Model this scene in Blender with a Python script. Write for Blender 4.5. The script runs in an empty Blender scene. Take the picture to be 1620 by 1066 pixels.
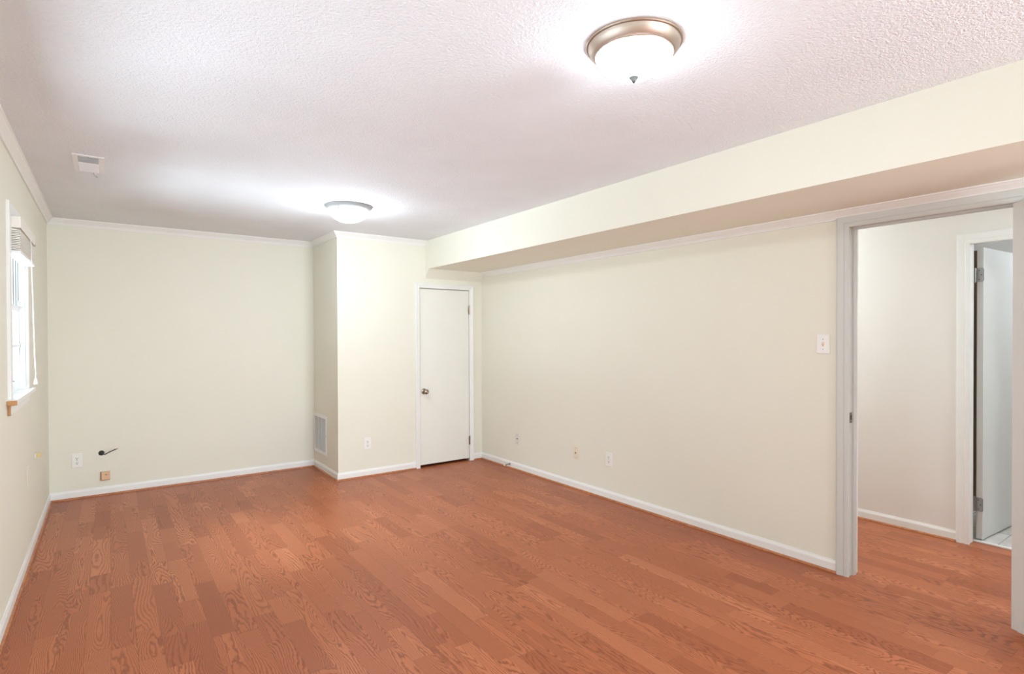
import bpy, bmesh, math, random
from mathutils import Vector, Matrix

scene = bpy.context.scene
C = scene.collection

# ------------------------------------------------------------------ camera
W_PX, H_PX = 1620, 1066
cam_d = bpy.data.cameras.new('camera')
cam = bpy.data.objects.new('camera', cam_d)
C.objects.link(cam)
RR = Vector((0.80961974, -0.5869454, -0.00331376))
UU = Vector((0.00780957, 0.00512682, 0.99995636))
FF = Vector((0.5869028, 0.80961028, -0.00873457))
m = Matrix((RR, UU, -FF)).transposed().to_4x4()
m.translation = (0, 0, 1.37)
cam.matrix_world = m
cam_d.sensor_fit = 'HORIZONTAL'
cam_d.sensor_width = 36.0
cam_d.lens = 880.98 / W_PX * 36.0
cam_d.shift_x = 0.0
cam_d.shift_y = (539.57 - 533.0) / W_PX
cam_d.clip_start = 0.02
scene.camera = cam

# ------------------------------------------------------------------ world, light, exposure
scene.view_settings.view_transform = 'Standard'
scene.view_settings.look = 'None'
scene.view_settings.gamma = 1.0
scene.view_settings.use_curve_mapping = False
scene.view_settings.exposure = 2.16

world = bpy.data.worlds.new('overcast_sky')
scene.world = world
world.use_nodes = True
world.node_tree.nodes['Background'].inputs[0].default_value = (0.86, 0.93, 1.0, 1)
world.node_tree.nodes['Background'].inputs[1].default_value = 0.16

# strengths: lamp glass, then window daylight and added fill lights
E_NEAR, E_FAR, E_HALL, E_BATH = 9.0, 14.5, 23.0, 18.0
P_FRONT, P_FRONT_UP, P_SIDE, P_SIDE_UP, P_LEFT, P_REAR = 47.0, 0.0, 2.0, 8.5, 4.6, 0.0


def area(name, loc, rot, sx, sy, power, col, spread=180):
    l = bpy.data.lights.new(name, 'AREA')
    l.shape = 'RECTANGLE'
    l.size, l.size_y = sx, sy
    l.energy = power
    l.color = col
    l.spread = math.radians(spread)
    o = bpy.data.objects.new(name, l)
    o.location = loc
    o.rotation_euler = rot
    C.objects.link(o)
    return o


# daylight_side enters by window_1; the others are added fill, some aimed upward
DAY = (0.89, 1.04, 1.17)
area('fill_front', (2.42, -3.44, 1.30), (math.radians(90), 0, math.radians(18)), 1.5, 1.25, P_FRONT, DAY)
area('fill_front_up', (1.9, -3.38, 1.30), (math.radians(90 + 20), 0, math.radians(18)), 1.2, 1.2, P_FRONT_UP, DAY)
area('daylight_side', (-1.25, 4.22, 2.12), (0, math.radians(-90 + 39), math.radians(-4)), 0.35, 0.4, P_SIDE, DAY, 50)
area('fill_side_up', (-1.3, 4.15, 1.05), (0, math.radians(-90 - 25), 0), 1.0, 0.9, P_SIDE_UP, DAY, 100)
area('fill_left', (-1.5, 2.0, 1.00), (0, math.radians(-90 - 28), 0), 1.0, 2.4, P_LEFT, DAY, 110)
area('fill_rear', (-0.41, -1.70, 1.45), (0, math.radians(-90 - 40), 0), 1.1, 2.2, P_REAR, DAY)

# ------------------------------------------------------------------ node helpers


class NB:
    """small expression builder for shader node trees"""

    def __init__(self, nt):
        self.nt = nt

    def val(self, x, sock):
        if hasattr(x, 'is_output'):
            self.nt.links.new(x, sock)
        else:
            sock.default_value = x

    def m(self, op, a, b=0.0, c=0.0):
        n = self.nt.nodes.new('ShaderNodeMath')
        n.operation = op
        self.val(a, n.inputs[0])
        self.val(b, n.inputs[1])
        if len(n.inputs) > 2:
            self.val(c, n.inputs[2])
        return n.outputs[0]

    def comb(self, x, y, z=0.0):
        n = self.nt.nodes.new('ShaderNodeCombineXYZ')
        for i, v in enumerate((x, y, z)):
            self.val(v, n.inputs[i])
        return n.outputs[0]

    def noise(self, vec, scale=1.0, detail=1.0, rough=0.5, dist=0.0):
        n = self.nt.nodes.new('ShaderNodeTexNoise')
        self.nt.links.new(vec, n.inputs['Vector'])
        n.inputs['Scale'].default_value = scale
        n.inputs['Detail'].default_value = detail
        n.inputs['Roughness'].default_value = rough
        n.inputs['Distortion'].default_value = dist
        return n.outputs[0]

    def white(self, vec):
        n = self.nt.nodes.new('ShaderNodeTexWhiteNoise')
        n.noise_dimensions = '3D'
        self.nt.links.new(vec, n.inputs['Vector'])
        s = self.nt.nodes.new('ShaderNodeSeparateColor')
        self.nt.links.new(n.outputs['Color'], s.inputs[0])
        return s.outputs

    def ramp(self, fac, stops):
        n = self.nt.nodes.new('ShaderNodeValToRGB')
        self.nt.links.new(fac, n.inputs[0])
        e = n.color_ramp.elements
        while len(e) < len(stops):
            e.new(0.5)
        for k, (p, c) in enumerate(stops):
            e[k].position = p
            e[k].color = (*c, 1)
        return n.outputs[0]

    def mix(self, fac, a, b, blend='MIX'):
        n = self.nt.nodes.new('ShaderNodeMix')
        n.data_type = 'RGBA'
        n.blend_type = blend
        self.val(fac, n.inputs[0])
        for s, v in ((n.inputs[6], a), (n.inputs[7], b)):
            if hasattr(v, 'is_output'):
                self.nt.links.new(v, s)
            else:
                s.default_value = (*v, 1)
        return n.outputs[2]

    def bump(self, h, strength, dist):
        n = self.nt.nodes.new('ShaderNodeBump')
        self.nt.links.new(h, n.inputs['Height'])
        n.inputs['Strength'].default_value = strength
        n.inputs['Distance'].default_value = dist
        return n.outputs[0]


def lin(r, g, b):
    def f(c):
        c /= 255.0
        return c / 12.92 if c <= 0.04045 else ((c + 0.055) / 1.055) ** 2.4
    return (f(r), f(g), f(b))


def new_mat(name, col=(0.8, 0.8, 0.8), rough=0.5, metal=0.0, spec=0.5):
    mt = bpy.data.materials.new(name)
    mt.use_nodes = True
    b = mt.node_tree.nodes['Principled BSDF']
    b.inputs['Base Color'].default_value = (*col, 1)
    b.inputs['Roughness'].default_value = rough
    b.inputs['Metallic'].default_value = metal
    b.inputs['Specular IOR Level'].default_value = spec
    return mt


def obj_coord(nt):
    return nt.nodes.new('ShaderNodeTexCoord').outputs['Object']


def painted(name, col, rough, scale, strength, dist, var=0.02, detail=2.0):
    """paint with a slight uneven tone and a fine relief"""
    mt = new_mat(name, col, rough, 0, 0.35)
    nt = mt.node_tree
    nb = NB(nt)
    b = nt.nodes['Principled BSDF']
    co = obj_coord(nt)
    n1 = nb.noise(co, 3.0, 3.0)
    lo = tuple(c * (1 - var) for c in col)
    hi = tuple(min(1, c * (1 + var)) for c in col)
    nt.links.new(nb.ramp(n1, [(0.3, lo), (0.7, hi)]), b.inputs['Base Color'])
    n2 = nb.noise(co, scale, detail, 0.6)
    nt.links.new(nb.bump(n2, strength, dist), b.inputs['Normal'])
    return mt


M = {}
M['wall'] = painted('cream_wall_paint', lin(236, 233, 217), 0.75, 260, 0.12, 0.002, 0.006)
M['hall_wall'] = painted('pale_hall_paint', lin(236, 231, 224), 0.75, 260, 0.12, 0.002, 0.006)
M['ceiling'] = painted('textured_ceiling_paint', lin(238, 241, 244), 0.9, 110, 0.6, 0.009, 0.02, 2.0)
M['trim'] = painted('white_trim_paint', lin(241, 240, 235), 0.4, 60, 0.05, 0.001, 0.015)
M['door'] = painted('white_door_paint', lin(238, 236, 226), 0.45, 80, 0.05, 0.001, 0.015)
M['door_hall'] = painted('shade_toned_door_paint', lin(216, 215, 209), 0.45, 80, 0.05, 0.001, 0.015)  # white door paint darkened, shade on the open doors put into the colour
M['plastic'] = new_mat('white_plastic', lin(243, 241, 235), 0.35)
M['ivory'] = new_mat('ivory_plastic', lin(236, 224, 200), 0.4)
M['almond'] = new_mat('almond_plastic', lin(226, 187, 150), 0.45)
M['yellowed'] = new_mat('yellowed_plastic', lin(232, 205, 140), 0.4)
M['greyplastic'] = new_mat('painted_over_plastic', lin(226, 223, 212), 0.5)
M['dark'] = new_mat('dark_void', (0.01, 0.009, 0.008), 0.8)
M['slot'] = new_mat('dark_slot', (0.06, 0.05, 0.045), 0.8)
M['vinyl'] = new_mat('white_vinyl', lin(244, 245, 246), 0.35)
M['register'] = new_mat('white_enamel_register', lin(243, 242, 241), 0.45)
M['rubber'] = new_mat('black_rubber', (0.02, 0.017, 0.014), 0.5)
M['copper'] = new_mat('bare_copper', lin(190, 130, 80), 0.35, 0.8)
M['raw'] = painted('raw_wood', lin(190, 140, 95), 0.7, 90, 0.2, 0.002, 0.2)
M['gap_brown'] = painted('brown_gap_upright', lin(120, 95, 72), 0.7, 90, 0.2, 0.002, 0.15)


def metal(name, col, rough, noise=40):
    mt = new_mat(name, col, rough, 1.0)
    nt = mt.node_tree
    nb = NB(nt)
    n = nb.noise(obj_coord(nt), noise, 3)
    r = nb.m('MULTIPLY_ADD', n, 0.15, rough - 0.07)
    nt.links.new(r, nt.nodes['Principled BSDF'].inputs['Roughness'])
    return mt


M['nickel'] = metal('brushed_nickel', lin(188, 174, 160), 0.45)
M['shaded_nickel'] = new_mat('shaded_nickel', (0.085, 0.085, 0.078), 0.6, 0, 0.2)  # finial metal darkened so it looks unlit against the glowing glass
M['blind'] = new_mat('white_blind_slat', lin(240, 235, 225), 0.45)
M['trim_shaded'] = painted('shade_toned_trim_paint', lin(208, 208, 202), 0.4, 60, 0.05, 0.001, 0.015)  # white trim darkened for the shade on the hallway door frame
M['white_metal'] = new_mat('grey_enamel_ring', lin(150, 150, 148), 0.5)
M['chrome'] = metal('worn_chrome', lin(160, 148, 130), 0.22)
M['steel'] = metal('dull_steel_hinge', lin(165, 163, 160), 0.4)


def lamp_glass(name, strength):
    mt = new_mat(name, (0.95, 0.95, 0.93), 0.3)
    b = mt.node_tree.nodes['Principled BSDF']
    b.inputs['Emission Color'].default_value = (0.93, 1.04, 1.16, 1)
    b.inputs['Emission Strength'].default_value = strength
    return mt


M['glow_near'] = lamp_glass('lit_frosted_glass', E_NEAR)
M['glow_far'] = lamp_glass('lit_frosted_glass_far', E_FAR)
M['glow_hall'] = lamp_glass('lit_frosted_glass_hall', E_HALL)
M['glow_bath'] = lamp_glass('lit_frosted_glass_bath', E_BATH)


def pane_mat():
    mt = bpy.data.materials.new('window_glass')
    mt.use_nodes = True
    nt = mt.node_tree
    nt.nodes.clear()
    out = nt.nodes.new('ShaderNodeOutputMaterial')
    tr = nt.nodes.new('ShaderNodeBsdfTransparent')
    tr.inputs[0].default_value = (0.93, 0.95, 0.95, 1)
    gl = nt.nodes.new('ShaderNodeBsdfGlossy')
    gl.inputs['Roughness'].default_value = 0.02
    fr = nt.nodes.new('ShaderNodeFresnel')
    fr.inputs[0].default_value = 1.03
    mx = nt.nodes.new('ShaderNodeMixShader')
    nt.links.new(fr.outputs[0], mx.inputs[0])
    nt.links.new(tr.outputs[0], mx.inputs[1])
    nt.links.new(gl.outputs[0], mx.inputs[2])
    nt.links.new(mx.outputs[0], out.inputs[0])
    return mt


M['pane'] = pane_mat()


def oak_floor():
    mt = new_mat('oak_laminate', lin(180, 106, 74), 0.34, 0, 0.3)
    nt = mt.node_tree
    nb = NB(nt)
    b = nt.nodes['Principled BSDF']
    sx = nt.nodes.new('ShaderNodeSeparateXYZ')
    nt.links.new(obj_coord(nt), sx.inputs[0])
    x, y = sx.outputs[0], sx.outputs[1]
    SW, SL = 0.094, 0.47
    xs = nb.m('DIVIDE', x, SW)
    i = nb.m('FLOOR', xs)
    xf = nb.m('FRACT', xs)
    r1 = nb.white(nb.comb(i, 3.7, 1.1))
    ys = nb.m('ADD', nb.m('DIVIDE', y, SL), nb.m('MULTIPLY', r1[0], 9.0))
    wob = nb.m('MULTIPLY', nb.m('SINE', nb.m('ADD', nb.m('MULTIPLY', ys, 2.6), nb.m('MULTIPLY', r1[1], 30.0))), 0.28)
    ys = nb.m('ADD', ys, wob)
    j = nb.m('FLOOR', ys)
    yf = nb.m('FRACT', ys)
    rc = nb.white(nb.comb(i, j, 0.5))
    ra, rb, rg = rc[0], rc[1], rc[2]
    # contour lines of a stretched noise: cathedral figure, different on every stave
    vec = nb.comb(nb.m('ADD', nb.m('MULTIPLY', x, 8.5), nb.m('MULTIPLY', ra, 60.0)),
                  nb.m('ADD', nb.m('MULTIPLY', y, 1.1), nb.m('MULTIPLY', rb, 60.0)),
                  nb.m('MULTIPLY', rg, 40.0))
    big = nb.noise(vec, 1.0, 1.3, 0.4, 0.22)
    straight = nb.m('MULTIPLY', nb.m('MULTIPLY', x, 9.0), nb.m('MULTIPLY', nb.m('SUBTRACT', rg, 0.4), 1.3))
    fld = nb.m('ADD', big, straight)
    jit = nb.noise(nb.comb(nb.m('MULTIPLY', x, 90.0), nb.m('MULTIPLY', y, 22.0)), 1.0, 2.0)
    fld = nb.m('ADD', fld, nb.m('MULTIPLY', jit, 0.032))
    k = nb.m('ADD', 24.0, nb.m('MULTIPLY', ra, 16.0))
    ln = nb.m('FRACT', nb.m('MULTIPLY', fld, k))
    grain = nb.ramp(ln, [(0.0, (0, 0, 0)), (0.45, (0.12, 0.12, 0.12)), (0.74, (1, 1, 1)), (0.86, (0.9, 0.9, 0.9)), (1.0, (0, 0, 0))])
    gs = nt.nodes.new('ShaderNodeSeparateColor')
    nt.links.new(grain, gs.inputs[0])
    g = gs.outputs[0]
    pore = nb.noise(nb.comb(nb.m('MULTIPLY', x, 520.0), nb.m('MULTIPLY', y, 26.0)), 1.0, 2.0)
    amt = nb.m('MULTIPLY', g, nb.m('ADD', 0.55, nb.m('MULTIPLY', ra, 0.4)))
    amt = nb.m('ADD', amt, nb.m('MULTIPLY', nb.m('SUBTRACT', pore, 0.5), 0.28))
    base = nb.ramp(rb, [(0.0, lin(163, 89, 54)), (0.25, lin(176, 100, 62)), (0.75, lin(184, 107, 68)), (1.0, lin(196, 119, 79))])
    dark = nb.mix(ra, lin(116, 54, 28), lin(134, 68, 38))
    col = nb.mix(amt, base, dark)
    # hairline joints
    ex = nb.m('MULTIPLY', nb.m('MINIMUM', xf, nb.m('SUBTRACT', 1.0, xf)), SW)
    ey = nb.m('MULTIPLY', nb.m('MINIMUM', yf, nb.m('SUBTRACT', 1.0, yf)), SL)
    ed = nb.m('MINIMUM', ex, ey)
    seam = nb.m('MULTIPLY', nb.m('LESS_THAN', ed, 0.0010), 0.4)
    col = nb.mix(seam, col, lin(110, 58, 38))
    nt.links.new(col, b.inputs['Base Color'])
    nt.links.new(nb.m('ADD', 0.30, nb.m('MULTIPLY', pore, 0.14)), b.inputs['Roughness'])
    nt.links.new(nb.bump(nb.m('SUBTRACT', pore, nb.m('MULTIPLY', seam, 2.0)), 0.12, 0.001), b.inputs['Normal'])
    return mt


M['floor'] = oak_floor()


def shoe_wood():
    mt = new_mat('stained_shoe_wood', lin(176, 104, 62), 0.4)
    nt = mt.node_tree
    nb = NB(nt)
    n = nb.noise(obj_coord(nt), 24, 4, 0.6, 1.0)
    nt.links.new(nb.ramp(n, [(0.3, lin(158, 92, 54)), (0.7, lin(196, 128, 80))]),
                 nt.nodes['Principled BSDF'].inputs['Base Color'])
    return mt


M['shoe'] = shoe_wood()


def tile_mat():
    mt = new_mat('pale_marble_tile', lin(222, 216, 208), 0.25)
    nt = mt.node_tree
    nb = NB(nt)
    co = obj_coord(nt)
    n = nb.noise(co, 7, 6, 0.6, 1.5)
    col = nb.ramp(n, [(0.3, lin(205, 197, 188)), (0.65, lin(232, 227, 221))])
    sx = nt.nodes.new('ShaderNodeSeparateXYZ')
    nt.links.new(co, sx.inputs[0])
    e = []
    for a in (0, 1):
        f = nb.m('FRACT', nb.m('DIVIDE', nb.m('ADD', sx.outputs[a], 0.13), 0.30))
        e.append(nb.m('MINIMUM', f, nb.m('SUBTRACT', 1.0, f)))
    grout = nb.m('LESS_THAN', nb.m('MINIMUM', e[0], e[1]), 0.012)
    col = nb.mix(grout, col, lin(176, 170, 164))
    nt.links.new(col, nt.nodes['Principled BSDF'].inputs['Base Color'])
    return mt


M['tile'] = tile_mat()


def board_mat():
    mt = new_mat('weathered_grey_boards', lin(150, 152, 154), 0.8)
    nt = mt.node_tree
    nb = NB(nt)
    sx = nt.nodes.new('ShaderNodeSeparateXYZ')
    nt.links.new(obj_coord(nt), sx.inputs[0])
    n = nb.noise(nb.comb(nb.m('MULTIPLY', sx.outputs[0], 30), 0.0, nb.m('MULTIPLY', sx.outputs[2], 2)), 1, 4)
    nt.links.new(nb.ramp(n, [(0.3, lin(120, 122, 126)), (0.7, lin(176, 178, 180))]),
                 nt.nodes['Principled BSDF'].inputs['Base Color'])
    return mt


M['board'] = board_mat()
M['track'] = new_mat('grey_weatherstrip', lin(120, 121, 122), 0.7)
M['soil'] = painted('grey_gravel', lin(150, 145, 138), 0.9, 60, 0.5, 0.01, 0.15)

# ------------------------------------------------------------------ mesh helpers


def obj(name, bm, mat, parent=None, kind=None, smooth=False, loc=None):
    bmesh.ops.recalc_face_normals(bm, faces=bm.faces[:])
    me = bpy.data.meshes.new(name)
    bm.to_mesh(me)
    bm.free()
    if mat:
        me.materials.append(M[mat])
    if smooth:
        for p in me.polygons:
            p.use_smooth = True
        try:
            me.set_sharp_from_angle(angle=math.radians(38))
        except Exception:
            pass
    o = bpy.data.objects.new(name, me)
    C.objects.link(o)
    if parent:
        o.parent = parent
    if loc:
        o.location = loc
    if kind:
        o['kind'] = kind
    return o


def struct(name, bm, mat, parent=None, smooth=False):
    return obj(name, bm, mat, parent, None if parent else 'structure', smooth)


def thing(name, label, cat, loc=(0, 0, 0), group=None):
    o = bpy.data.objects.new(name, None)
    o.empty_display_size = 0.05
    C.objects.link(o)
    o.location = loc
    o['label'] = label
    o['category'] = cat
    if group:
        o['group'] = group
    return o


def tag(o, label, cat, group=None):
    o['label'] = label
    o['category'] = cat
    if group:
        o['group'] = group
    return o


def box(bm, x0, x1, y0, y1, z0, z1, bev=0.0):
    r = bmesh.ops.create_cube(bm, size=1.0)
    vs = r['verts']
    for v in vs:
        v.co = Vector((x0 + (v.co.x + 0.5) * (x1 - x0), y0 + (v.co.y + 0.5) * (y1 - y0), z0 + (v.co.z + 0.5) * (z1 - z0)))
    if bev > 0:
        es = list({e for v in vs for e in v.link_edges})
        bmesh.ops.bevel(bm, geom=es, offset=bev, segments=2, affect='EDGES', profile=0.5)
    return bm


def bx(*a, bev=0.0):
    return box(bmesh.new(), *a, bev=bev)


def prism(bm, pts, fn, d0, d1):
    """extrude the 2-D outline pts from d0 to d1; fn(u, v, d) -> 3-D"""
    a = [bm.verts.new(fn(u, v, d0)) for u, v in pts]
    b = [bm.verts.new(fn(u, v, d1)) for u, v in pts]
    n = len(pts)
    bm.faces.new(a)
    bm.faces.new(b[::-1])
    for i in range(n):
        bm.faces.new((a[i], b[i], b[(i + 1) % n], a[(i + 1) % n]))
    return bm


def offset_path(path, d):
    """polyline offset to the right of travel by d with mitres"""
    out = []
    n = len(path)
    for i in range(n):
        dirs = []
        if i > 0:
            dirs.append((Vector(path[i]) - Vector(path[i - 1])).normalized())
        if i < n - 1:
            dirs.append((Vector(path[i + 1]) - Vector(path[i])).normalized())
        nr = [Vector((t.y, -t.x)) for t in dirs]
        if len(nr) == 1:
            o = nr[0] * d
        else:
            s = nr[0] + nr[1]
            o = s * (d / max(1e-6, s.dot(nr[0])))
        out.append(Vector(path[i]) + o)
    return out


def sweep_seg(path, prof, fn, k):
    """segment k of a mitred moulding; prof = [(offset, height)] closed outline"""
    bm = bmesh.new()
    A, B = [], []
    for o, h in prof:
        p = offset_path(path, o)
        A.append(bm.verts.new(fn(p[k].x, p[k].y, h)))
        B.append(bm.verts.new(fn(p[k + 1].x, p[k + 1].y, h)))
    n = len(prof)
    bm.faces.new(A)
    bm.faces.new(B[::-1])
    for i in range(n):
        bm.faces.new((A[i], B[i], B[(i + 1) % n], A[(i + 1) % n]))
    return bm


def sweep(path, prof, fn):
    bm = bmesh.new()
    rings = []
    offs = [offset_path(path, o) for o, h in prof]
    for k in range(len(path)):
        rings.append([bm.verts.new(fn(offs[q][k].x, offs[q][k].y, prof[q][1])) for q in range(len(prof))])
    n = len(prof)
    for k in range(len(path) - 1):
        for i in range(n):
            bm.faces.new((rings[k][i], rings[k + 1][i], rings[k + 1][(i + 1) % n], rings[k][(i + 1) % n]))
    bm.faces.new(rings[0])
    bm.faces.new(rings[-1][::-1])
    return bm


def lathe(bm, prof, seg=48, mat=None):
    """prof = [(r, z)] revolved about z; mat an optional Matrix"""
    mat = mat or Matrix.Identity(4)
    rings = []
    for r, z in prof:
        if r < 1e-6:
            rings.append([bm.verts.new(mat @ Vector((0, 0, z)))])
        else:
            rings.append([bm.verts.new(mat @ Vector((r * math.cos(2 * math.pi * a / seg), r * math.sin(2 * math.pi * a / seg), z))) for a in range(seg)])
    for p, q in zip(rings, rings[1:]):
        for a in range(seg):
            b = (a + 1) % seg
            if len(p) == 1 and len(q) == 1:
                continue
            if len(p) == 1:
                bm.faces.new((p[0], q[a], q[b]))
            elif len(q) == 1:
                bm.faces.new((p[a], q[0], p[b]))
            else:
                bm.faces.new((p[a], q[a], q[b], p[b]))
    return bm


def tube(bm, pts, r, seg=10, cap=True):
    pts = [Vector(p) for p in pts]
    rings = []
    up = Vector((0.13, 0.21, 0.97))
    for i, p in enumerate(pts):
        t = (pts[min(i + 1, len(pts) - 1)] - pts[max(i - 1, 0)]).normalized()
        a = t.cross(up)
        if a.length < 1e-3:
            a = t.cross(Vector((1, 0, 0)))
        a.normalize()
        b = t.cross(a)
        rr = r[i] if isinstance(r, (list, tuple)) else r
        rings.append([bm.verts.new(p + a * rr * math.cos(2 * math.pi * s / seg) + b * rr * math.sin(2 * math.pi * s / seg)) for s in range(seg)])
    for p, q in zip(rings, rings[1:]):
        for s in range(seg):
            bm.faces.new((p[s], q[s], q[(s + 1) % seg], p[(s + 1) % seg]))
    if cap:
        bm.faces.new(rings[0][::-1])
        bm.faces.new(rings[-1])
    return bm


def axis_mat(origin, zdir):
    z = Vector(zdir).normalized()
    q = z.to_track_quat('Z', 'Y')
    return Matrix.Translation(origin) @ q.to_matrix().to_4x4()


def spline(pts, n=8):
    """Catmull-Rom through pts"""
    P = [Vector(p) for p in pts]
    P = [P[0] * 2 - P[1]] + P + [P[-1] * 2 - P[-2]]
    out = []
    for i in range(1, len(P) - 2):
        for s in range(n):
            t = s / n
            a, b, c, d = P[i - 1], P[i], P[i + 1], P[i + 2]
            out.append(0.5 * ((2 * b) + (c - a) * t + (2 * a - 5 * b + 4 * c - d) * t * t + (3 * b - a - 3 * c + d) * t ** 3))
    out.append(P[-2])
    return out


# ------------------------------------------------------------------ room dimensions (metres)
XL, XR, XS, XF = -0.408, 3.388, 1.763, 2.695
YB, YD, Y0 = 6.012, 5.256, -3.5
ZC, ZS = 2.368, 2.074
T = 0.12
HX = 4.548                    # far wall of the hallway
XT = XR + 0.097               # hallway face of the dividing wall
HY0, HY1 = -1.5, 3.6          # hallway ends
OY0, OY1, OZ = 0.700, 1.431, 1.982      # doorway to the hallway
BY0, BY1, BZ = 0.43, 1.188, 1.966       # doorway to the bathroom
BXT = HX + 0.078
BX1 = 6.7
CX0, CX1, CZ = 2.618, 3.230, 1.880      # closet doorway
RY0, RY1 = -2.85, -0.55  # unseen window added behind the camera
LY0, LY1, LZ0, LZ1 = 0.75, 3.15, 0.90, 2.05     # unseen window added in that wall, beside the camera
WY0, WY1, WZ0, WZ1 = 3.765, 4.480, 1.062, 1.995   # window opening

# ------------------------------------------------------------------ structure
struct('floor', bx(XL - T, HX + 0.09, Y0 - T, YB + T, -0.1, 0.0), 'floor')
struct('floor_bathroom', bx(HX + 0.112, BX1 + T, -0.4, 2.2, -0.1, 0.004), 'tile')
struct('ceiling', bx(XL - T, BX1 + T, Y0 - T, YB + T, ZC, ZC + 0.1), 'ceiling')

bm = bmesh.new()
box(bm, XL - T, XL, Y0 - T, RY0, 0, ZC)
box(bm, XL - T, XL, RY1, LY0, 0, ZC)
box(bm, XL - T, XL, RY0, RY1, 0, LZ0)
box(bm, XL - T, XL, RY0, RY1, LZ1, ZC)
box(bm, XL - T, XL, LY1, WY0, 0, ZC)
box(bm, XL - T, XL, LY0, LY1, 0, LZ0)
box(bm, XL - T, XL, LY0, LY1, LZ1, ZC)
box(bm, XL - T, XL, WY1, YB + T, 0, ZC)
box(bm, XL - T, XL, WY0, WY1, 0, WZ0 - 0.03)
box(bm, XL - T, XL, WY0, WY1, WZ1, ZC)
struct('wall_left', bm, 'wall')
struct('wall_back', bx(XL, XT, YB, YB + T, 0, ZC), 'wall')
bm = bmesh.new()
box(bm, XS, XS + T, YD, YB, 0, ZC)
struct('wall_chase', bm, 'wall')
bm = bmesh.new()
box(bm, XS + T, CX0, YD, YD + T, 0, ZC)
box(bm, CX1, XR, YD, YD + T, 0, ZC)
box(bm, CX0, CX1, YD, YD + T, CZ, ZC)
struct('wall_closet', bm, 'wall')
bm = bmesh.new()
box(bm, XR, XT, OY1 + 0.012, YB, 0, ZC)
box(bm, XR, XT, Y0 - T, OY0 - 0.012, 0, ZC)
box(bm, XR, XT, OY0 - 0.012, OY1 + 0.012, OZ + 0.012, ZC)
struct('wall_right', bm, 'wall')
bm = bmesh.new()
FX0, FX1, FZ0, FZ1 = 1.3, 3.22, 0.62, 1.96
box(bm, XL, FX0, Y0 - T, Y0, 0, ZC)
box(bm, FX1, XR, Y0 - T, Y0, 0, ZC)
box(bm, FX0, FX1, Y0 - T, Y0, 0, FZ0)
box(bm, FX0, FX1, Y0 - T, Y0, FZ1, ZC)
struct('wall_front', bm, 'wall')
bm = bmesh.new()
box(bm, HX, BXT, BY1 + 0.012, HY1 + T, 0, ZC)
box(bm, HX, BXT, HY0 - T, BY0 - 0.012, 0, ZC)
box(bm, HX, BXT, BY0 - 0.012, BY1 + 0.012, BZ + 0.012, ZC)
struct('wall_hallway', bm, 'hall_wall')
bm = bmesh.new()
box(bm, XT, HX, HY1, HY1 + T, 0, ZC)
struct('wall_hallway_end', bm, 'hall_wall')
struct('wall_hallway_near', bx(XT, HX, HY0 - T, HY0, 0, ZC), 'hall_wall')
bm = bmesh.new()
box(bm, BX1, BX1 + T, -0.4, 2.2, 0, ZC)
box(bm, BXT, BX1, -0.4 - T, -0.4, 0, ZC)
box(bm, BXT, BX1, 1.95, 1.95 + T, 0, ZC)
struct('wall_bathroom', bm, 'hall_wall')
# boxed-in soffit along the right wall
struct('ceiling_soffit', bx(XF, XR, Y0, YD, ZS, ZC), 'wall')

# crown moulding
cc, cd = 0.043, 0.053
CROWN = [(0, 0), (cc, 0), (cc, -0.007), (cc - 0.006, -0.010), (cc - 0.010, -0.016), (cc - 0.020, -0.026),
         (cc - 0.029, -0.036), (0.012, -0.042), (0.009, -0.046), (0.009, -cd), (0, -cd)]
path = [(XL, Y0), (XL, YB), (XS, YB), (XS, YD), (XF, YD)]
tn = 1
for k in range(4):
    struct('trim_%d' % tn, sweep_seg(path, CROWN, lambda u, v, h: (u, v, ZC + h), k), 'trim')
    tn += 1
SC = [(o * 1.45, h * 0.87) for o, h in CROWN]
path = [(XR, YD), (XR, Y0)]
struct('trim_%d' % tn, sweep_seg(path, SC, lambda u, v, h: (u, v, ZS + h), 0), 'trim')
tn += 1
# sloping board between soffit and closet wall
struct('trim_%d' % tn, prism(bmesh.new(), [(0, 0), (0.077, 0), (0, -0.098)], lambda u, v, d: (d, YD - u, ZS + v), XF, XR), 'wall')
tn += 1

# baseboards with a stained wooden shoe
BASE = [(0, 0), (0.010, 0), (0.010, 0.052), (0.008, 0.060), (0.005, 0.066), (0.004, 0.072), (0, 0.072)]
SHOE = [(0.010, 0), (0.022, 0), (0.0215, 0.005), (0.019, 0.0095), (0.015, 0.012), (0.010, 0.013)]
fz = lambda u, v, h: (u, v, h)


def base_run(path, names, shoe=True):
    for k, nm in enumerate(names):
        o = struct('baseboard_' + nm, sweep_seg(path, BASE, fz, k), 'trim')
        if shoe:
            struct('shoe_moulding', sweep_seg(path, SHOE, fz, k), 'shoe', parent=o)


base_run([(XL, Y0), (XL, YB), (XS, YB), (XS, YD), (2.572, YD)], ['left', 'back', 'chase', 'closet'])
base_run([(3.276, YD), (XR, YD), (XR, 1.493)], ['closet_corner', 'right'])
base_run([(XR, 0.63), (XR, Y0)], ['right_near'])
base_run([(XT + 0.001, HY1), (HX, HY1), (HX, 1.255)], ['hallway_end', 'hallway'])

# door casings: (offset from the opening edge outwards, thickness)
CASE = [(-0.004, 0), (-0.004, 0.010), (0.004, 0.013), (0.018, 0.0145), (0.022, 0.012), (0.040, 0.0165), (0.050, 0.0175),
        (0.056, 0.0175), (0.058, 0.015), (0.060, 0.015), (0.062, 0.012), (0.062, 0)]


def casing(name, a0, a1, top, fn, prof=CASE, mat='trim'):
    path = [(a0, 0.0), (a0, top), (a1, top), (a1, 0.0)]
    return struct(name, sweep(path, [(-o, h) for o, h in prof], fn), mat)


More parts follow.
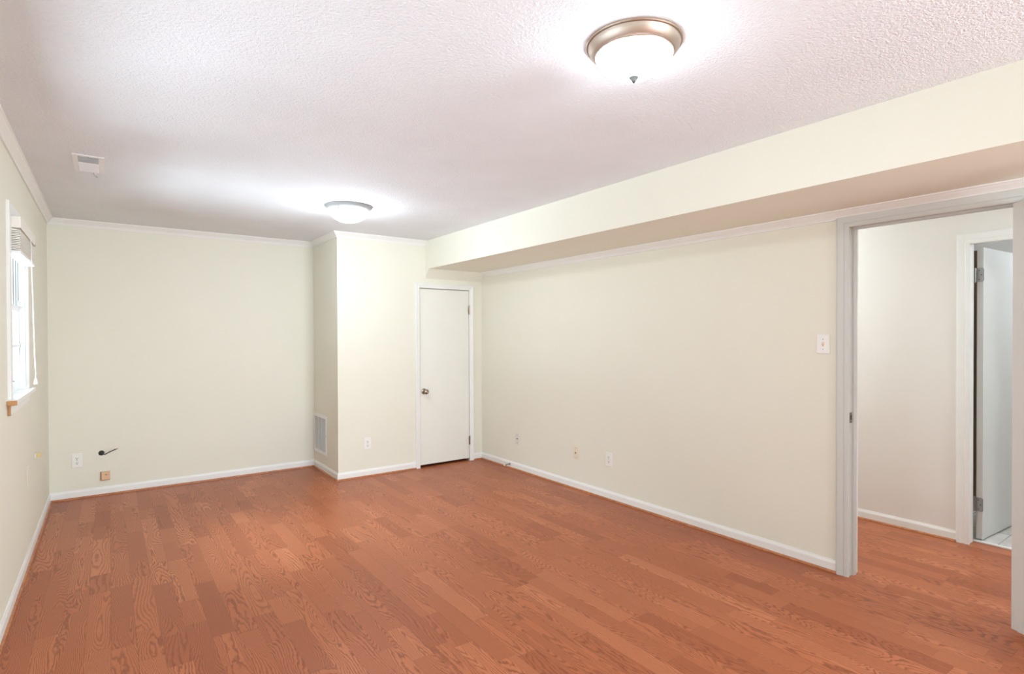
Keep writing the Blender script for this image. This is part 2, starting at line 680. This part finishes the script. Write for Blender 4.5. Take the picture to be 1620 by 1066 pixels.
# closet doorway: wall plane y = YD, thickness towards -y
casing('trim_%d' % tn, CX0, CX1, CZ, lambda u, v, h: (u, YD - h, v), prof=[(o * 0.74, h) for o, h in CASE])
tn += 1
# doorway to the hallway: wall plane x = XR, thickness towards -x
casing('trim_%d' % tn, OY0, OY1, OZ, lambda u, v, h: (XR - h, u, v), mat='trim_shaded')
tn += 1
# its hallway side
casing('trim_%d' % tn, OY0, OY1, OZ, lambda u, v, h: (XT + h, u, v))
tn += 1
# bathroom doorway
casing('trim_%d' % tn, BY0, BY1, BZ, lambda u, v, h: (HX - h, u, v), prof=[(o * 1.08, h) for o, h in CASE])
tn += 1

# jambs with stops
bm = bmesh.new()
box(bm, XR - 0.001, XT + 0.001, OY1, OY1 + 0.012, 0, OZ + 0.012)
box(bm, XR - 0.001, XT + 0.001, OY0 - 0.012, OY0, 0, OZ + 0.012)
box(bm, XR - 0.001, XT + 0.001, OY0, OY1, OZ, OZ + 0.012)
box(bm, XR + 0.042, XR + 0.076, OY1 - 0.011, OY1, 0, OZ)
box(bm, XR + 0.042, XR + 0.076, OY0, OY0 + 0.011, 0, OZ)
box(bm, XR + 0.042, XR + 0.076, OY0 + 0.011, OY1 - 0.011, OZ - 0.011, OZ)
struct('trim_%d' % tn, bm, 'trim_shaded')
jamb_hall = bpy.data.objects['trim_%d' % tn]
tn += 1
bm = bmesh.new()
box(bm, HX - 0.001, BXT + 0.001, BY1, BY1 + 0.012, 0, BZ + 0.012)
box(bm, HX - 0.001, BXT + 0.001, BY0 - 0.012, BY0, 0, BZ + 0.012)
box(bm, HX - 0.001, BXT + 0.001, BY0, BY1, BZ, BZ + 0.012)
struct('trim_%d' % tn, bm, 'trim')
jamb_bath = bpy.data.objects['trim_%d' % tn]
tn += 1
# brown upright added in the bathroom to colour the gap behind the hinges
struct('trim_%d' % tn, bx(5.60, 5.63, 1.37, 1.52, 0.006, 2.04), 'gap_brown')
tn += 1
struct('trim_%d' % tn, bx(HX + 0.086, HX + 0.112, BY0 - 0.01, BY1 + 0.01, 0.0, 0.010, bev=0.003), 'trim')
tn += 1
bm = bmesh.new()
box(bm, CX0 - 0.001, CX0 + 0.004, YD - 0.001, YD + T, 0, CZ)
box(bm, CX1 - 0.004, CX1 + 0.001, YD - 0.001, YD + T, 0, CZ)
box(bm, CX0, CX1, YD - 0.001, YD + T, CZ - 0.004, CZ + 0.001)
struct('trim_%d' % tn, bm, 'trim')
tn += 1


# strike plate on the hallway jamb
def strike():
    t = bpy.data.objects.new('strike_plate', None)
    C.objects.link(t)
    t.location = (XR + 0.022, OY1, 0.902)
    tag(t, 'small steel strike plate on the white frame of the open hallway doorway', 'strike plate')
    bm = bmesh.new()
    box(bm, -0.020, 0.016, -0.0022, 0.0005, -0.030, 0.030, bev=0.0008)
    # curved lip around the corner of the jamb
    pts = [(-0.020, -0.0022), (-0.027, 0.000), (-0.032, 0.005), (-0.0335, 0.005), (-0.028, -0.0015), (-0.020, -0.0005)]
    prism(bm, pts, lambda u, v, d: (u, v, d), -0.017, 0.017)
    obj('plate', bm, 'steel', t)
    obj('latch_hole', bx(-0.006, 0.008, -0.0030, -0.0021, -0.013, 0.013), 'slot', t)
    for s in (-1, 1):
        obj('screw', lathe(bmesh.new(), [(0.0034, 0), (0.003, 0.0008), (0, 0.001)], 12, axis_mat((0.001, -0.0022, 0.022 * s), (0, -1, 0))), 'chrome', t, smooth=True)


strike()

# ------------------------------------------------------------------ doors


def hinge(parent, loc, xdir, ydir, hgt=0.09, w=0.03, mat='steel', dz=0.0):
    """knuckle at loc, one leaf plate along xdir, its face towards ydir"""
    X = Vector(xdir).normalized()
    Y = Vector(ydir).normalized()
    L = Vector(loc)
    bm = bmesh.new()
    for k in range(5):
        z0 = -hgt / 2 + k * hgt / 5
        tube(bm, [L + Vector((0, 0, z0 + 0.0008)), L + Vector((0, 0, z0 + hgt / 5 - 0.0008))], 0.0058, 12)
    tube(bm, [L + Vector((0, 0, -hgt / 2 - 0.003)), L + Vector((0, 0, hgt / 2 + 0.003))], 0.004, 10)
    # plate with rounded free corners
    r = 0.012
    pts = [(0, -hgt / 2), (w - r, -hgt / 2)]
    pts += [(w - r + r * math.sin(a), -hgt / 2 + r - r * math.cos(a)) for a in (0.4, 0.8, 1.2, 1.57)]
    pts += [(w - r + r * math.cos(a), hgt / 2 - r + r * math.sin(a)) for a in (0.0, 0.4, 0.8, 1.2, 1.57)]
    pts += [(0, hgt / 2)]
    prism(bm, pts, lambda u, v, d: L + X * u + Y * d + Vector((0, 0, v)), -0.0035, 0.0)
    h = obj('hinge', bm, mat, parent)
    for (u, v) in ((w * 0.45, -0.03), (w * 0.72, 0.0), (w * 0.45, 0.03)):
        p = L + X * u + Vector((0, 0, v * hgt / 0.09))
        obj('screw', lathe(bmesh.new(), [(0.0036, 0), (0.003, 0.0007), (0, 0.0004)], 12, axis_mat(p, Y)), 'slot', h)
    return h


def knob(parent, loc, dr, mat='chrome', r=0.027, reach=0.06):
    mt = axis_mat(loc, dr)
    bm = bmesh.new()
    lathe(bm, [(0, 0), (0.031, 0), (0.031, 0.003), (0.027, 0.008), (0.014, 0.011), (0.011, 0.014), (0.011, reach - 0.030),
               (0.016, reach - 0.026), (r * 0.9, reach - 0.018), (r, reach - 0.006), (r * 0.93, reach + 0.003), (r * 0.7, reach + 0.008),
               (0.010, reach + 0.009), (0.008, reach + 0.0075), (0, reach + 0.0075)], 40, mt)
    k = obj('knob', bm, mat, parent, smooth=True)
    return k


# closet door, closed
d1 = struct('door_1', bx(2.6275, 3.2225, YD + 0.002, YD + 0.036, 0.027, 1.8700, bev=0.0015), 'door')
knob(d1, (2.672, YD + 0.002, 0.797), (0, -1, 0))
for z in (1.660, 0.224):
    hinge(d1, (3.2255, YD - 0.010, z), (-1, 0, 0.0), (0, -1, 0), 0.095, 0.012, 'chrome')

# bathroom door, swung into the bathroom; hinged at the left of its frame
d2 = bpy.data.objects.new('door_2', None)
C.objects.link(d2)
d2['kind'] = 'structure'
d2.location = (4.668, 1.148, 0)
d2.rotation_euler = (0, 0, math.radians(-4.0))
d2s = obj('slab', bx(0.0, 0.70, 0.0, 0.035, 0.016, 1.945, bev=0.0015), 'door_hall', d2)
for z in (1.765, 0.245):
    hinge(d2, (-0.008, 0.042, z), (0, -1, 0), (-1, 0, 0), 0.092, 0.047, 'steel')
knob(d2, (0.635, 0.0, 0.93), (0, -1, 0), 'steel')

# hallway door, folded back into the room past the frame; hinged at the right
d3 = bpy.data.objects.new('door_3', None)
C.objects.link(d3)
d3['kind'] = 'structure'
ang = math.radians(151.0)
pin = Vector((3.379, 0.700, 0))
d3.location = pin
d3.rotation_euler = (0, 0, ang)
# closed leaf runs along +y from the pin with its faces at x = 0.008 .. 0.043
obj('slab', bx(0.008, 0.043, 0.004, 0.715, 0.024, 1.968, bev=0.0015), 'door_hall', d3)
knob(d3, (0.043, 0.65, 0.90), (1, 0, 0), 'chrome')
knob(d3, (0.008, 0.65, 0.90), (-1, 0, 0), 'chrome', reach=0.055)
for z in (1.78, 1.0, 0.22):
    hinge(d3, (0.0, 0.0, z), (1, 0.0, 0), (0, 1, 0), 0.09, 0.03, 'steel')

# ------------------------------------------------------------------ side window
w1 = bpy.data.objects.new('window_1', None)
C.objects.link(w1)
w1['kind'] = 'structure'
# casing on the room face
bm = bmesh.new()
box(bm, XL, XL + 0.0155, WY0 - 0.062, WY0, WZ0, WZ1 + 0.060, bev=0.002)
box(bm, XL, XL + 0.0155, WY1, WY1 + 0.062, WZ0, WZ1 + 0.060, bev=0.002)
box(bm, XL, XL + 0.0155, WY0, WY1, WZ1, WZ1 + 0.060, bev=0.002)
obj('window_casing', bm, 'trim', w1)
# lining of the opening
bm = bmesh.new()
box(bm, XL - T, XL, WY0, WY0 + 0.012, WZ0, WZ1)
box(bm, XL - T, XL, WY1 - 0.012, WY1, WZ0, WZ1)
box(bm, XL - T, XL, WY0, WY1, WZ1 - 0.012, WZ1)
obj('window_frame', bm, 'vinyl', w1)
sill = obj('window_sill', bx(XL - T, XL + 0.040, WY0 - 0.098, WY1 + 0.098, WZ0 - 0.024, WZ0, bev=0.004), 'trim', w1)
apr = obj('apron', bx(XL, XL + 0.013, WY0 - 0.062, WY1 + 0.062, WZ0 - 0.080, WZ0 - 0.024, bev=0.003), 'trim', w1)
e = obj('chipped_end', bx(XL + 0.001, XL + 0.041, WY0 - 0.103, WY0 - 0.0955, WZ0 - 0.026, WZ0 - 0.002, bev=0.003), 'raw', sill)
e['label'] = 'bare chipped wooden end'
e = obj('chipped_end', bx(XL + 0.001, XL + 0.0135, WY0 - 0.066, WY0 - 0.0605, WZ0 - 0.080, WZ0 - 0.026, bev=0.002), 'raw', apr)
e['label'] = 'bare chipped wooden end'


def sash(name, x0, x1, z0, z1, st, hm, vm):
    y0, y1 = WY0 + 0.012, WY1 - 0.012
    bm = bmesh.new()
    box(bm, x0, x1, y0, y0 + st, z0, z1, bev=0.002)
    box(bm, x0, x1, y1 - st, y1, z0, z1, bev=0.002)
    box(bm, x0, x1, y0 + st, y1 - st, z1 - st, z1, bev=0.002)
    box(bm, x0, x1, y0 + st, y1 - st, z0, z0 + st * 1.4, bev=0.002)
    s = obj(name, bm, 'vinyl', w1)
    xm = (x0 + x1) / 2
    for z in hm:
        obj('muntin', bx(xm - 0.008, xm + 0.012, y0 + st, y1 - st, z - 0.009, z + 0.009, bev=0.002), 'vinyl', s)
    for y in vm:
        obj('muntin', bx(xm - 0.008, xm + 0.012, y - 0.008, y + 0.008, z0 + st * 1.4, z1 - st, bev=0.002), 'vinyl', s)
    obj('pane', bx(xm - 0.002, xm + 0.002, y0 + st, y1 - st, z0 + st * 1.4, z1 - st), 'pane', s)
    return s


bm = bmesh.new()
box(bm, XL - 0.072, XL - 0.024, WY1 - 0.0135, WY1 - 0.0121, 1.562, WZ1 - 0.013)
jl = obj('jamb_liner', bm, 'greyplastic', w1)
for x in (0.0635, 0.0510, 0.0400, 0.0300):
    obj('track_groove', bx(XL - x - 0.0024, XL - x + 0.0022, WY1 - 0.0152, WY1 - 0.0134, 1.564, WZ1 - 0.03), 'track', jl)
s1 = sash('lower_sash', XL - 0.050, XL - 0.026, WZ0, 1.560, 0.036, [1.325], [])
s2 = sash('upper_sash', XL - 0.104, XL - 0.078, 1.535, WZ1 - 0.012, 0.030, [], [])
for z in (1.575, 1.325):
    bm = bmesh.new()
    box(bm, XL - 0.027, XL - 0.008, WY1 - 0.042, WY1 - 0.012, z - 0.018, z - 0.013, bev=0.001)
    box(bm, XL - 0.027, XL - 0.008, WY1 - 0.042, WY1 - 0.012, z + 0.013, z + 0.018, bev=0.001)
    box(bm, XL - 0.027, XL - 0.021, WY1 - 0.042, WY1 - 0.012, z - 0.018, z + 0.018, bev=0.001)
    obj('sash_clip', bm, 'plastic', s1)

# raised blind
bl = thing('window_blind', 'raised white slatted blind bunched at the top of the window', 'blind', (XL, WY0, 1.96))
BY_0, BY_1 = 0.002, 0.690         # along the window, from its near side
obj('headrail', bx(-0.010, 0.052, BY_0, BY_1, -0.030, 0.028, bev=0.002), 'blind', bl)
obj('bracket', bx(-0.010, 0.054, BY_1 - 0.012, BY_1 + 0.003, -0.034, -0.020, bev=0.002), 'steel', bl)
for k in range(12):
    z = -0.040 - k * 0.0088
    bm = bmesh.new()
    pts = []
    for a in range(7):
        u = -0.008 + 0.056 * a / 6
        pts.append((u, z + 0.0022 * math.sin(math.pi * a / 6)))
    pts += [(u, v - 0.0060) for u, v in pts[::-1]]
    dy = 0.0015 * ((k * 7) % 5 - 2)
    prism(bm, pts, lambda u, v, d: (u, d, v), BY_0 + 0.004 + dy, BY_1 - 0.006 + dy)
    obj('slat', bm, 'blind', bl)
obj('bottom_rail', bx(-0.008, 0.050, BY_0 + 0.003, BY_1 - 0.006, -0.158, -0.144, bev=0.003), 'vinyl', bl)
cpts = [(0.054, 0.415, -0.030), (0.056, 0.420, -0.09), (0.057, 0.431, -0.25), (0.058, 0.454, -0.36), (0.058, 0.490, -0.57), (0.058, 0.560, -0.80), (0.058, 0.575, -0.838)]
bm = bmesh.new()
tube(bm, spline(cpts, 8), 0.0022, 8)
tube(bm, spline([(c[0] + 0.001, c[1] + 0.006 - 0.002 * i, c[2]) for i, c in enumerate(cpts)], 8), 0.0018, 8)
pc = obj('pull_cord', bm, 'plastic', bl, smooth=True)
obj('tassel', lathe(bmesh.new(), [(0, 0.022), (0.004, 0.022), (0.006, 0.016), (0.011, -0.010), (0.010, -0.014), (0, -0.014)], 16,
                    Matrix.Translation((0.058, 0.577, -0.852))), 'plastic', pc, smooth=True)

# outside: board fence and ground beyond the window
fence = thing('board_fence', 'weathered grey board fence seen through the window panes', 'fence', (-2.6, 8.4, -0.2))
for k in range(16):
    x = 0.14 * k + 0.004 * ((k * 5) % 3)
    obj('board', bx(x, x + 0.118, 0.0 + 0.012 * (k % 2), 0.02 + 0.012 * (k % 2), 0.0, 2.7 + 0.02 * (k % 3)), 'board', fence)
for z in (0.4, 1.3, 2.3):
    obj('rail', bx(0, 2.25, 0.034, 0.07, z, z + 0.09), 'board', fence)
struct('ground_outside', bx(-6, XL - T - 0.01, 0.5, 11, -0.3, -0.2), 'soil')

# unseen window added behind the camera for the front fill light
w2 = bpy.data.objects.new('window_2', None)
C.objects.link(w2)
w2['kind'] = 'structure'
bm = bmesh.new()
box(bm, FX0 - 0.06, FX0, Y0, Y0 + 0.016, FZ0 - 0.06, FZ1 + 0.06)
box(bm, FX1, FX1 + 0.06, Y0, Y0 + 0.016, FZ0 - 0.06, FZ1 + 0.06)
box(bm, FX0, FX1, Y0, Y0 + 0.016, FZ1, FZ1 + 0.06)
box(bm, FX0, FX1, Y0, Y0 + 0.016, FZ0 - 0.06, FZ0)
obj('window_casing', bm, 'trim', w2)

# unseen windows added in the side wall to let fill light in
for n, (y0, y1) in ((3, (LY0, LY1)), (4, (RY0, RY1))):
    w3 = bpy.data.objects.new('window_%d' % n, None)
    C.objects.link(w3)
    w3['kind'] = 'structure'
    bm = bmesh.new()
    box(bm, XL, XL + 0.015, y0 - 0.06, y0, LZ0 - 0.06, LZ1 + 0.06)
    box(bm, XL, XL + 0.015, y1, y1 + 0.06, LZ0 - 0.06, LZ1 + 0.06)
    box(bm, XL, XL + 0.015, y0, y1, LZ1, LZ1 + 0.06)
    box(bm, XL, XL + 0.015, y0, y1, LZ0 - 0.06, LZ0)
    obj('window_casing', bm, 'trim', w3)

# ------------------------------------------------------------------ ceiling lights


def dome_profile(r, z0, depth, n=14):
    return [(r * math.cos(a), z0 - depth * math.sin(a)) for a in [math.pi / 2 * i / n for i in range(n + 1)]]


def ceiling_light_nickel(loc, label, glow='glow_near'):
    t = thing('ceiling_light', label, 'ceiling light', loc, 'flush ceiling lights')
    bm = bmesh.new()
    lathe(bm, [(0, 0), (0.162, 0), (0.1625, -0.005), (0.160, -0.008), (0.155, -0.009), (0.1545, -0.012), (0.152, -0.020),
               (0.143, -0.033), (0.136, -0.040), (0.1335, -0.041), (0.1325, -0.044), (0.130, -0.045), (0.127, -0.044), (0.127, -0.030), (0, -0.030)], 96)
    obj('ring', bm, 'nickel', t, smooth=True)
    obj('glass_dome', lathe(bmesh.new(), [(0.127, -0.036)] + dome_profile(0.1285, -0.042, 0.072), 96), glow, t, smooth=True)
    obj('finial', lathe(bmesh.new(), [(0.0, -0.108), (0.012, -0.109), (0.0165, -0.113), (0.0165, -0.117), (0.012, -0.122), (0.0085, -0.127), (0.006, -0.132), (0, -0.135)], 24), 'shaded_nickel', t, smooth=True)
    return t


ceiling_light_nickel((1.461, 1.301, ZC), 'large lit ceiling light with a brushed nickel ring and a finial under its glass')


def ceiling_light_clips(loc, label):
    t = thing('ceiling_light', label, 'ceiling light', loc, 'flush ceiling lights')
    bm = bmesh.new()
    lathe(bm, [(0, 0), (0.168, 0), (0.175, -0.004), (0.175, -0.008), (0.168, -0.016), (0.156, -0.026), (0.146, -0.033), (0.140, -0.034), (0.140, -0.026), (0, -0.026)], 96)
    obj('ring', bm, 'white_metal', t, smooth=True)
    obj('glass_dome', lathe(bmesh.new(), [(0.1365, -0.030)] + dome_profile(0.138, -0.036, 0.088), 96), 'glow_far', t, smooth=True)
    for a in (-19, 101, 221):
        ca, sa = math.cos(math.radians(a)), math.sin(math.radians(a))
        bm = lathe(bmesh.new(), [(0.004, -0.024), (0.004, -0.036), (0.0075, -0.039), (0.008, -0.047), (0.005, -0.052), (0.0025, -0.056), (0, -0.0565)], 16,
                   Matrix.Translation((0.147 * ca, 0.147 * sa, 0)))
        obj('thumbscrew', bm, 'white_metal', t, smooth=True)
    return t


ceiling_light_clips((1.497, 4.19, ZC), 'lit ceiling light with a white ring and three small thumbscrews, above the boxed-out corner')
ceiling_light_nickel((4.02, 2.75, ZC), 'lit ceiling light in the hallway beyond the open doorway, farther along', 'glow_hall')
ceiling_light_nickel((4.02, -0.55, ZC), 'unseen ceiling light added to even out the hallway light', 'glow_hall')  # second hallway lamp, added out of view for more even light
# unseen lamp added to light the bathroom
bt = ceiling_light_nickel((5.7, 0.45, ZC), 'unseen ceiling light added in the tiled bathroom beyond the hallway', 'glow_bath')

# ------------------------------------------------------------------ ceiling register
rg = thing('ceiling_vent', 'small white ceiling vent with angled louvers and a damper lever', 'air vent', (-0.082, 4.02, ZC))
bm = bmesh.new()
RX, RY = 0.072, 0.185
ix, iy = 0.046, 0.150
for (x0, x1, y0, y1) in ((-RX, -ix, -RY, RY), (ix, RX, -RY, RY), (-ix, ix, -RY, -iy), (-ix, ix, iy, RY)):
    box(bm, x0, x1, y0, y1, -0.005, 0.0, bev=0.0015)
obj('frame', bm, 'register', rg)
obj('duct_opening', bx(-ix, ix, -iy, iy, -0.0008, 0.0), 'dark', rg)
n = 18
for k in range(n):
    y = -iy + 0.008 + (2 * iy - 0.016) * k / (n - 1)
    tilt = -1 if y < -0.05 else 1
    bm = bmesh.new()
    prism(bm, [(y - 0.006 * tilt, -0.0015), (y + 0.005 * tilt, -0.0115), (y + 0.006 * tilt, -0.0108), (y - 0.005 * tilt, -0.001)],
          lambda u, v, d: (d, u, v), -ix, ix)
    obj('louver', bm, 'register', rg)
lev = tube(bmesh.new(), spline([(0.018, iy + 0.008, -0.004), (0.022, iy + 0.010, -0.018), (0.032, iy + 0.012, -0.030), (0.036, iy + 0.012, -0.034)], 6), 0.0035, 8)
obj('damper_lever', lev, 'steel', rg, smooth=True)
for s in (-1, 1):
    obj('screw', lathe(bmesh.new(), [(0.004, -0.005), (0.0035, -0.0065), (0, -0.007)], 12, Matrix.Translation((0, s * (iy + 0.018), 0))), 'steel', rg)

# ------------------------------------------------------------------ return grille on the chase
GY0, GY1, GZ0, GZ1 = 5.585, 6.000, 0.173, 0.573
gr = thing('return_grille', 'white slatted return air grille low on the side of the boxed-out corner', 'air grille', (XS, (GY0 + GY1) / 2, GZ0))
yc = (GY0 + GY1) / 2
hw = (GY1 - GY0) / 2
bm = bmesh.new()
f = 0.032
H = GZ1 - GZ0
for (y0, y1, z0, z1) in ((-hw, -hw + f, 0, H), (hw - f, hw, 0, H), (-hw + f, hw - f, 0, f), (-hw + f, hw - f, H - f, H)):
    box(bm, -0.008, -0.0005, y0, y1, z0, z1, bev=0.002)
obj('frame', bm, 'register', gr)
obj('duct_opening', bx(-0.0018, -0.0006, -hw + f, hw - f, f, H - f), 'dark', gr)
n = 38
for k in range(n):
    z = f + 0.006 + (H - 2 * f - 0.012) * k / (n - 1)
    bm = bmesh.new()
    prism(bm, [(-0.0074, z - 0.0022), (-0.0066, z - 0.0026), (-0.002, z + 0.0016), (-0.0028, z + 0.0020)], lambda u, v, d: (u, d, v), -hw + f, hw - f)
    obj('slat', bm, 'register', gr)
for y in (-0.052, 0.062):
    obj('mullion', bx(-0.0085, -0.003, y - 0.002, y + 0.002, f, H - f), 'register', gr)
for y, z in ((-hw + 0.016, H / 2), (hw - 0.016, H / 2)):
    obj('screw', lathe(bmesh.new(), [(0.004, 0), (0.003, 0.0012), (0, 0.0015)], 12, axis_mat((-0.008, y, z), (-1, 0, 0))), 'steel', gr)

# ------------------------------------------------------------------ wall plates


def wall_frame(o, origin, normal):
    """local +z = out of the wall, local +y = up"""
    n = Vector(normal)
    up = Vector((0, 0, 1))
    x = up.cross(n)
    mt = Matrix((x, up, n)).transposed().to_4x4()
    mt.translation = origin
    o.matrix_world = mt


def plate_bm(w, h, t=0.006):
    bm = bmesh.new()
    box(bm, -w / 2, w / 2, -h / 2, h / 2, 0.0, t, bev=0.0022)
    return bm


def duplex_outlet(origin, normal, label, w=0.072, h=0.118, mat='plastic'):
    t = thing('wall_outlet', label, 'electrical outlet', (0, 0, 0), 'duplex outlets')
    wall_frame(t, origin, normal)
    obj('cover_plate', plate_bm(w, h), mat, t)
    for s in (-1, 1):
        cy = 0.0195 * s
        bm = bmesh.new()
        pts = []
        for a in range(32):
            th = 2 * math.pi * a / 32
            pts.append((0.0172 * math.cos(th), max(-0.0135, min(0.0135, 0.0172 * math.sin(th))) + cy))
        prism(bm, pts, lambda u, v, d: (u, v, d), 0.005, 0.0078)
        r = obj('receptacle', bm, mat, t)
        for k, (px, py, sw, sh) in enumerate(((-0.0066, 0.003, 0.0034, 0.0092), (0.0066, 0.003, 0.0034, 0.0078), (0, -0.0082, 0.0060, 0.0052))):
            obj('slot', bx(px - sw / 2, px + sw / 2, cy + py - sh / 2, cy + py + sh / 2, 0.0074, 0.0081), 'dark', r)
    obj('screw', lathe(bmesh.new(), [(0.003, 0.006), (0.0026, 0.0068), (0, 0.007)], 12), 'steel', t)
    return t


duplex_outlet((2.052, YD, 0.3215), (0, -1, 0), 'white duplex outlet on the narrow wall beside the closet door')
duplex_outlet((-0.2235, YB, 0.323), (0, -1, 0), 'white duplex outlet beside the loose black cable')
duplex_outlet((XR, 3.292, 0.336), (-1, 0, 0), 'white duplex outlet nearest the open doorway on the long wall', 0.071, 0.114)


def jack_plate(origin, normal, label, mat, cat, dots, name):
    t = thing(name, label, cat, (0, 0, 0))
    wall_frame(t, origin, normal)
    obj('cover_plate', plate_bm(0.071, 0.112), mat, t)
    for k, (y, r, prot, mt, nm) in enumerate(dots):
        obj(nm, lathe(bmesh.new(), [(r, 0.005), (r, 0.006 + prot), (r * 0.7, 0.0065 + prot), (0, 0.0065 + prot)], 20, Matrix.Translation((0, y, 0))), mt, t, smooth=True)
    return t


jack_plate((XR, 4.578, 0.322), (-1, 0, 0), 'off-white cable plate with one dark socket, nearest the closet door on the long wall', 'greyplastic', 'wall plate',
           [(0.0, 0.0058, 0.004, 'rubber', 'coaxial_socket'), (0.042, 0.003, 0.0006, 'steel', 'screw'), (-0.042, 0.003, 0.0006, 'steel', 'screw')], 'cable_wall_plate')
jp = jack_plate((XR, 3.699, 0.326), (-1, 0, 0), 'yellowed ivory telephone plate between the other two plates on the long wall', 'ivory', 'wall plate',
                [(0.044, 0.0036, 0.0006, 'copper', 'screw'), (-0.044, 0.0036, 0.0006, 'steel', 'screw')], 'phone_wall_plate')
obj('jack_socket', bx(-0.0085, 0.0085, -0.012, 0.009, 0.005, 0.0085, bev=0.001), 'ivory', jp)
obj('jack_opening', bx(-0.006, 0.006, -0.008, 0.006, 0.0083, 0.0088), 'dark', jp)

# light switch
sw = thing('light_switch', 'white single toggle light switch beside the open doorway', 'light switch')
wall_frame(sw, (XR, 1.568, 1.3175), (-1, 0, 0))
obj('cover_plate', plate_bm(0.071, 0.109), 'plastic', sw)
obj('toggle_slot', bx(-0.0055, 0.0055, -0.012, 0.012, 0.0055, 0.0063), 'almond', sw)
obj('toggle', prism(bmesh.new(), [(-0.006, 0.004), (0.006, 0.004), (0.010, 0.017), (0.004, 0.018)], lambda u, v, d: (d, u, v), -0.004, 0.004), 'ivory', sw)
for s in (-1, 1):
    obj('screw', lathe(bmesh.new(), [(0.003, 0.006), (0.0026, 0.0068), (0, 0.007)], 12, Matrix.Translation((0, 0.030 * s, 0))), 'steel', sw)

# beige surface phone box
pb = thing('phone_jack_box', 'beige surface-mounted phone jack box low on the back wall under the cable', 'phone jack')
wall_frame(pb, (-0.028, YB, 0.169), (0, -1, 0))
obj('base', bx(-0.037, 0.031, -0.041, 0.035, 0.0, 0.008, bev=0.001), 'raw', pb)  # brown base stretched left and down as the box's painted shadow
obj('cover', bx(-0.030, 0.031, -0.034, 0.034, 0.006, 0.026, bev=0.003), 'almond', pb)
obj('screw', lathe(bmesh.new(), [(0.0045, 0.0255), (0.004, 0.0268), (0, 0.0272)], 14, Matrix.Translation((0.004, 0.010, 0))), 'slot', pb)

# loose cable from the back wall
cb = thing('loose_cable', 'black coaxial cable stub poking out of a hole in the back wall', 'cable', (-0.056, YB, 0.367))
obj('wall_hole', lathe(bmesh.new(), [(0.0, 0.0012), (0.016, 0.0012), (0.0185, 0.0025), (0.021, 0.0015), (0.022, 0.0)], 28, axis_mat((0, 0, 0), (0, -1, 0))), 'rubber', cb)
pts = spline([(0.0, 0.004, 0.0), (0.008, -0.040, 0.001), (0.020, -0.082, -0.001), (0.034, -0.098, 0.006), (0.066, -0.108, 0.024), (0.104, -0.114, 0.040)], 8)
obj('cable', tube(bmesh.new(), pts, 0.0042, 10), 'rubber', cb, smooth=True)
obj('bare_tip', tube(bmesh.new(), [pts[-1], Vector(pts[-1]) + Vector((0.013, -0.001, 0.004))], 0.0034, 10), 'copper', cb, smooth=True)

# small yellowed jack on the window wall
wj = thing('cable_jack', 'small yellowed jack sticking out of the window wall near the back corner', 'wall jack')
wall_frame(wj, (XL, 4.93, 0.577), (1, 0, 0))
obj('base', bx(-0.030, 0.030, -0.015, 0.015, 0.0, 0.009, bev=0.002), 'greyplastic', wj)
obj('plug', bx(-0.014, 0.014, -0.014, 0.014, 0.009, 0.031, bev=0.003), 'yellowed', wj)
# flush blank plate
bp = obj('blank_wall_plate', plate_bm(0.070, 0.115, 0.004), 'wall')
wall_frame(bp, (XL, 4.50, 0.52), (1, 0, 0))
tag(bp, 'wall-coloured blank cover plate under the window beside the small yellowed jack', 'wall plate')

# spring door stop in the right baseboard
ds = thing('door_stop', 'thin spring door stop screwed to the baseboard by the closet corner', 'door stop', (XR - 0.010, 4.705, 0.042))
obj('base', lathe(bmesh.new(), [(0, 0.0), (0.011, 0.0), (0.011, 0.004), (0.007, 0.010), (0, 0.010)], 18, axis_mat((0, 0, 0), (-1, 0, 0))), 'steel', ds, smooth=True)
bm = bmesh.new()
hel = [(-0.008 - 0.0021 * t / 8, 0.0042 * math.cos(2 * math.pi * t / 8), 0.0042 * math.sin(2 * math.pi * t / 8) - 0.00002 * t) for t in range(8 * 28)]
tube(bm, hel, 0.0010, 5)
obj('spring', bm, 'steel', ds, smooth=True)
obj('rubber_tip', lathe(bmesh.new(), [(0, 0.064), (0.006, 0.064), (0.0065, 0.072), (0.004, 0.076), (0, 0.076)], 16, axis_mat((0, 0, -0.004), (-1, 0, 0))), 'plastic', ds, smooth=True)
